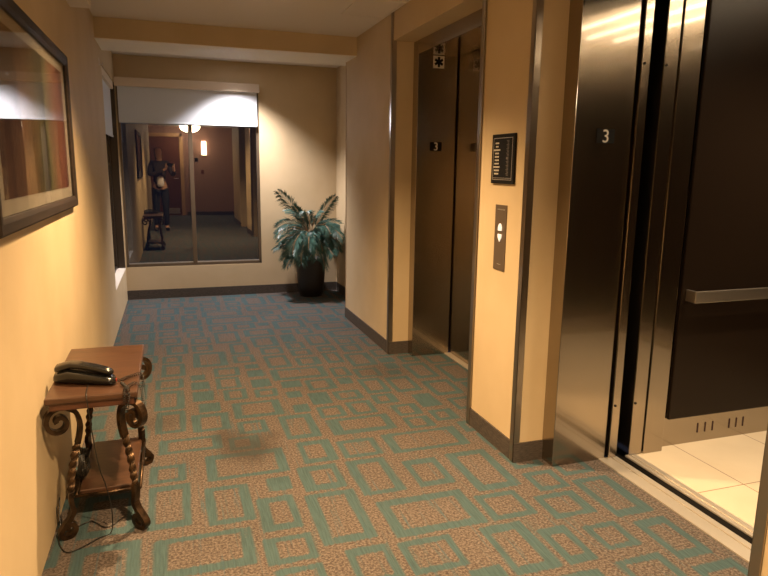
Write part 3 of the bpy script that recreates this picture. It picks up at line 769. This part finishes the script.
tag(obj('fire_alarm_pull', boxm(1.27, 1.34, YE+.0005, YE+.03, 1.12, 1.23), mat('dark_red_box', (.12,.02,.015), .4), bevel=.004), 'small dark box under the sconce, seen in the window reflection', 'alarm box')
# ------------------------------------------------------------------ photographer (seen only in the dark window)
def skin(name, joints, edges, m, parent, root=0, sub=2):
    me = bpy.data.meshes.new(name); o0 = Vector(parent['o_'])
    me.from_pydata([tuple(Vector(j[:3])-o0) for j in joints], edges, [])
    o = bpy.data.objects.new(name, me); COL.objects.link(o); o.parent = parent
    md = o.modifiers.new('skin', 'SKIN'); md.use_smooth_shade = True
    if not me.skin_vertices: me.skin_vertices.new()
    for i, j in enumerate(joints):
        sv = me.skin_vertices[0].data[i]; r_ = j[3]; r2 = j[4] if len(j) > 4 else r_
        sv.radius = (r_, r2); sv.use_root = (i == root)
    ss = o.modifiers.new('sub', 'SUBSURF'); ss.levels = ss.render_levels = sub
    me.materials.append(m); o['o_'] = tuple(o0); return o
SKIN = mat('skin', (.45,.26,.17), .5); JACK = mat('dark_jacket', (.030,.022,.024), .85); JEAN = mat('dark_trousers', (.010,.012,.020), .9)
HAIR = mat('dark_hair', (.010,.007,.006), .5); SHIRT = mat('pale_shirt', (.62,.60,.62), .8)
per = thing('person', (.25, -.32, 0), 'person in dark jacket and trousers holding up a phone, seen mirrored in the window', 'person')
J = [(.25,-.33,.93,.115,.09),(.255,-.32,1.12,.105,.085),(.26,-.31,1.32,.125,.085),(.262,-.30,1.42,.06),(.26,-.29,1.49,.052),(.25,-.285,1.56,.072,.082),(.25,-.285,1.64,.075,.088),(.25,-.288,1.70,.05),
     (.11,-.30,1.385,.055),(.06,-.24,1.15,.042),(.28,-.12,1.20,.034),(.395,-.075,1.285,.026),
     (.41,-.30,1.385,.055),(.52,-.27,1.15,.042),(.545,-.14,1.20,.034),(.535,-.085,1.285,.026),
     (.17,-.33,.86,.085),(.165,-.32,.50,.058),(.16,-.34,.09,.040),(.15,-.25,.035,.035),
     (.34,-.33,.86,.085),(.35,-.29,.50,.058),(.355,-.32,.09,.040),(.37,-.23,.035,.035)]
E_ = [(0,1),(1,2),(2,3),(3,4),(4,5),(5,6),(6,7),(2,8),(8,9),(9,10),(10,11),(2,12),(12,13),(13,14),(14,15),(0,16),(16,17),(17,18),(18,19),(0,20),(20,21),(21,22),(22,23)]
# palms and fingers as chains rooted in the wrists
def hand(wi, c, sx):
    p = len(J); J.append((c[0], c[1], c[2], .022, .016)); E_.append((wi, p))
    for k, (dz, l) in enumerate(((.034,.9),(.014,1.0),(-.006,.93),(-.026,.75))):
        a = len(J); J.append((c[0]+sx*-.004, c[1]-.012, c[2]+.01+dz, .009)); J.append((c[0]+sx*.018*l, c[1]-.016, c[2]+.014+dz, .0085)); J.append((c[0]+sx*.034*l, c[1]-.004, c[2]+.012+dz, .0078))
        E_.extend([(p, a), (a, a+1), (a+1, a+2)])
    a = len(J); J.append((c[0]+sx*.008, c[1]+.020, c[2]-.012, .010)); J.append((c[0]+sx*.030, c[1]+.026, c[2]+.004, .0085)); E_.extend([(p, a), (a, a+1)])
hand(11, (.395,-.050,1.335), 1); hand(15, (.540,-.050,1.335), -1)
skin('body', J, E_, SKIN, per)
jk = [(.25,-.33,.84,.142,.118),(.255,-.32,1.12,.125,.100),(.26,-.31,1.32,.140,.098),(.262,-.30,1.43,.07),(.11,-.30,1.385,.068),(.06,-.24,1.15,.054),(.26,-.125,1.195,.044),(.355,-.09,1.255,.036),
      (.41,-.30,1.385,.068),(.52,-.27,1.15,.054),(.547,-.15,1.195,.044),(.540,-.10,1.255,.036)]
skin('jacket', jk, [(0,1),(1,2),(2,3),(2,4),(4,5),(5,6),(6,7),(2,8),(8,9),(9,10),(10,11)], JACK, per)
skin('trousers', [(.25,-.33,.93,.130,.10),(.17,-.33,.84,.098),(.165,-.32,.50,.070),(.16,-.34,.10,.055),(.34,-.33,.84,.098),(.35,-.29,.50,.070),(.355,-.32,.10,.055)], [(0,1),(1,2),(2,3),(0,4),(4,5),(5,6)], JEAN, per)
skin('shoe', [(.16,-.36,.055,.045,.05),(.155,-.28,.045,.046,.042),(.145,-.20,.035,.034,.030)], [(0,1),(1,2)], BLACKP, per)
skin('shoe', [(.355,-.34,.055,.045,.05),(.365,-.26,.045,.046,.042),(.375,-.18,.035,.034,.030)], [(0,1),(1,2)], BLACKP, per)
skin('hair', [(.25,-.315,1.70,.078,.080),(.25,-.345,1.62,.086,.070),(.25,-.365,1.52,.075,.05),(.25,-.37,1.43,.06,.04)], [(0,1),(1,2),(2,3)], HAIR, per)
skin('shirt', [(.27,-.222,1.14,.070,.03),(.27,-.205,.90,.078,.03)], [(0,1)], SHIRT, per, sub=1)
b = MB()
for sx in (-1, 1): b.box(.25+sx*.028-.009, .25+sx*.028+.009, -.206, -.199, 1.612, 1.620)
b.box(.232, .268, -.208, -.199, 1.548, 1.554)
skin('nose', [(.25,-.212,1.606,.007),(.25,-.190,1.582,.012)], [(0,1)], SKIN, per)
obj('eye', boxm(.213,.231,-.210,-.199,1.612,1.620), HAIR, per, bevel=.003)
obj('eye', boxm(.269,.287,-.210,-.199,1.612,1.620), HAIR, per, bevel=.003)
obj('mouth', boxm(.232,.268,-.212,-.198,1.548,1.554), mat('lips', (.25,.08,.06), .5), per, bevel=.002)
tag(obj('mobile_phone', boxm(.402, .545, -.040, -.031, 1.318, 1.388), BLACKP, bevel=.003), 'black mobile phone held up by the mirrored person', 'phone')

for o in bpy.data.objects:
    if 'o_' in o: del o['o_']
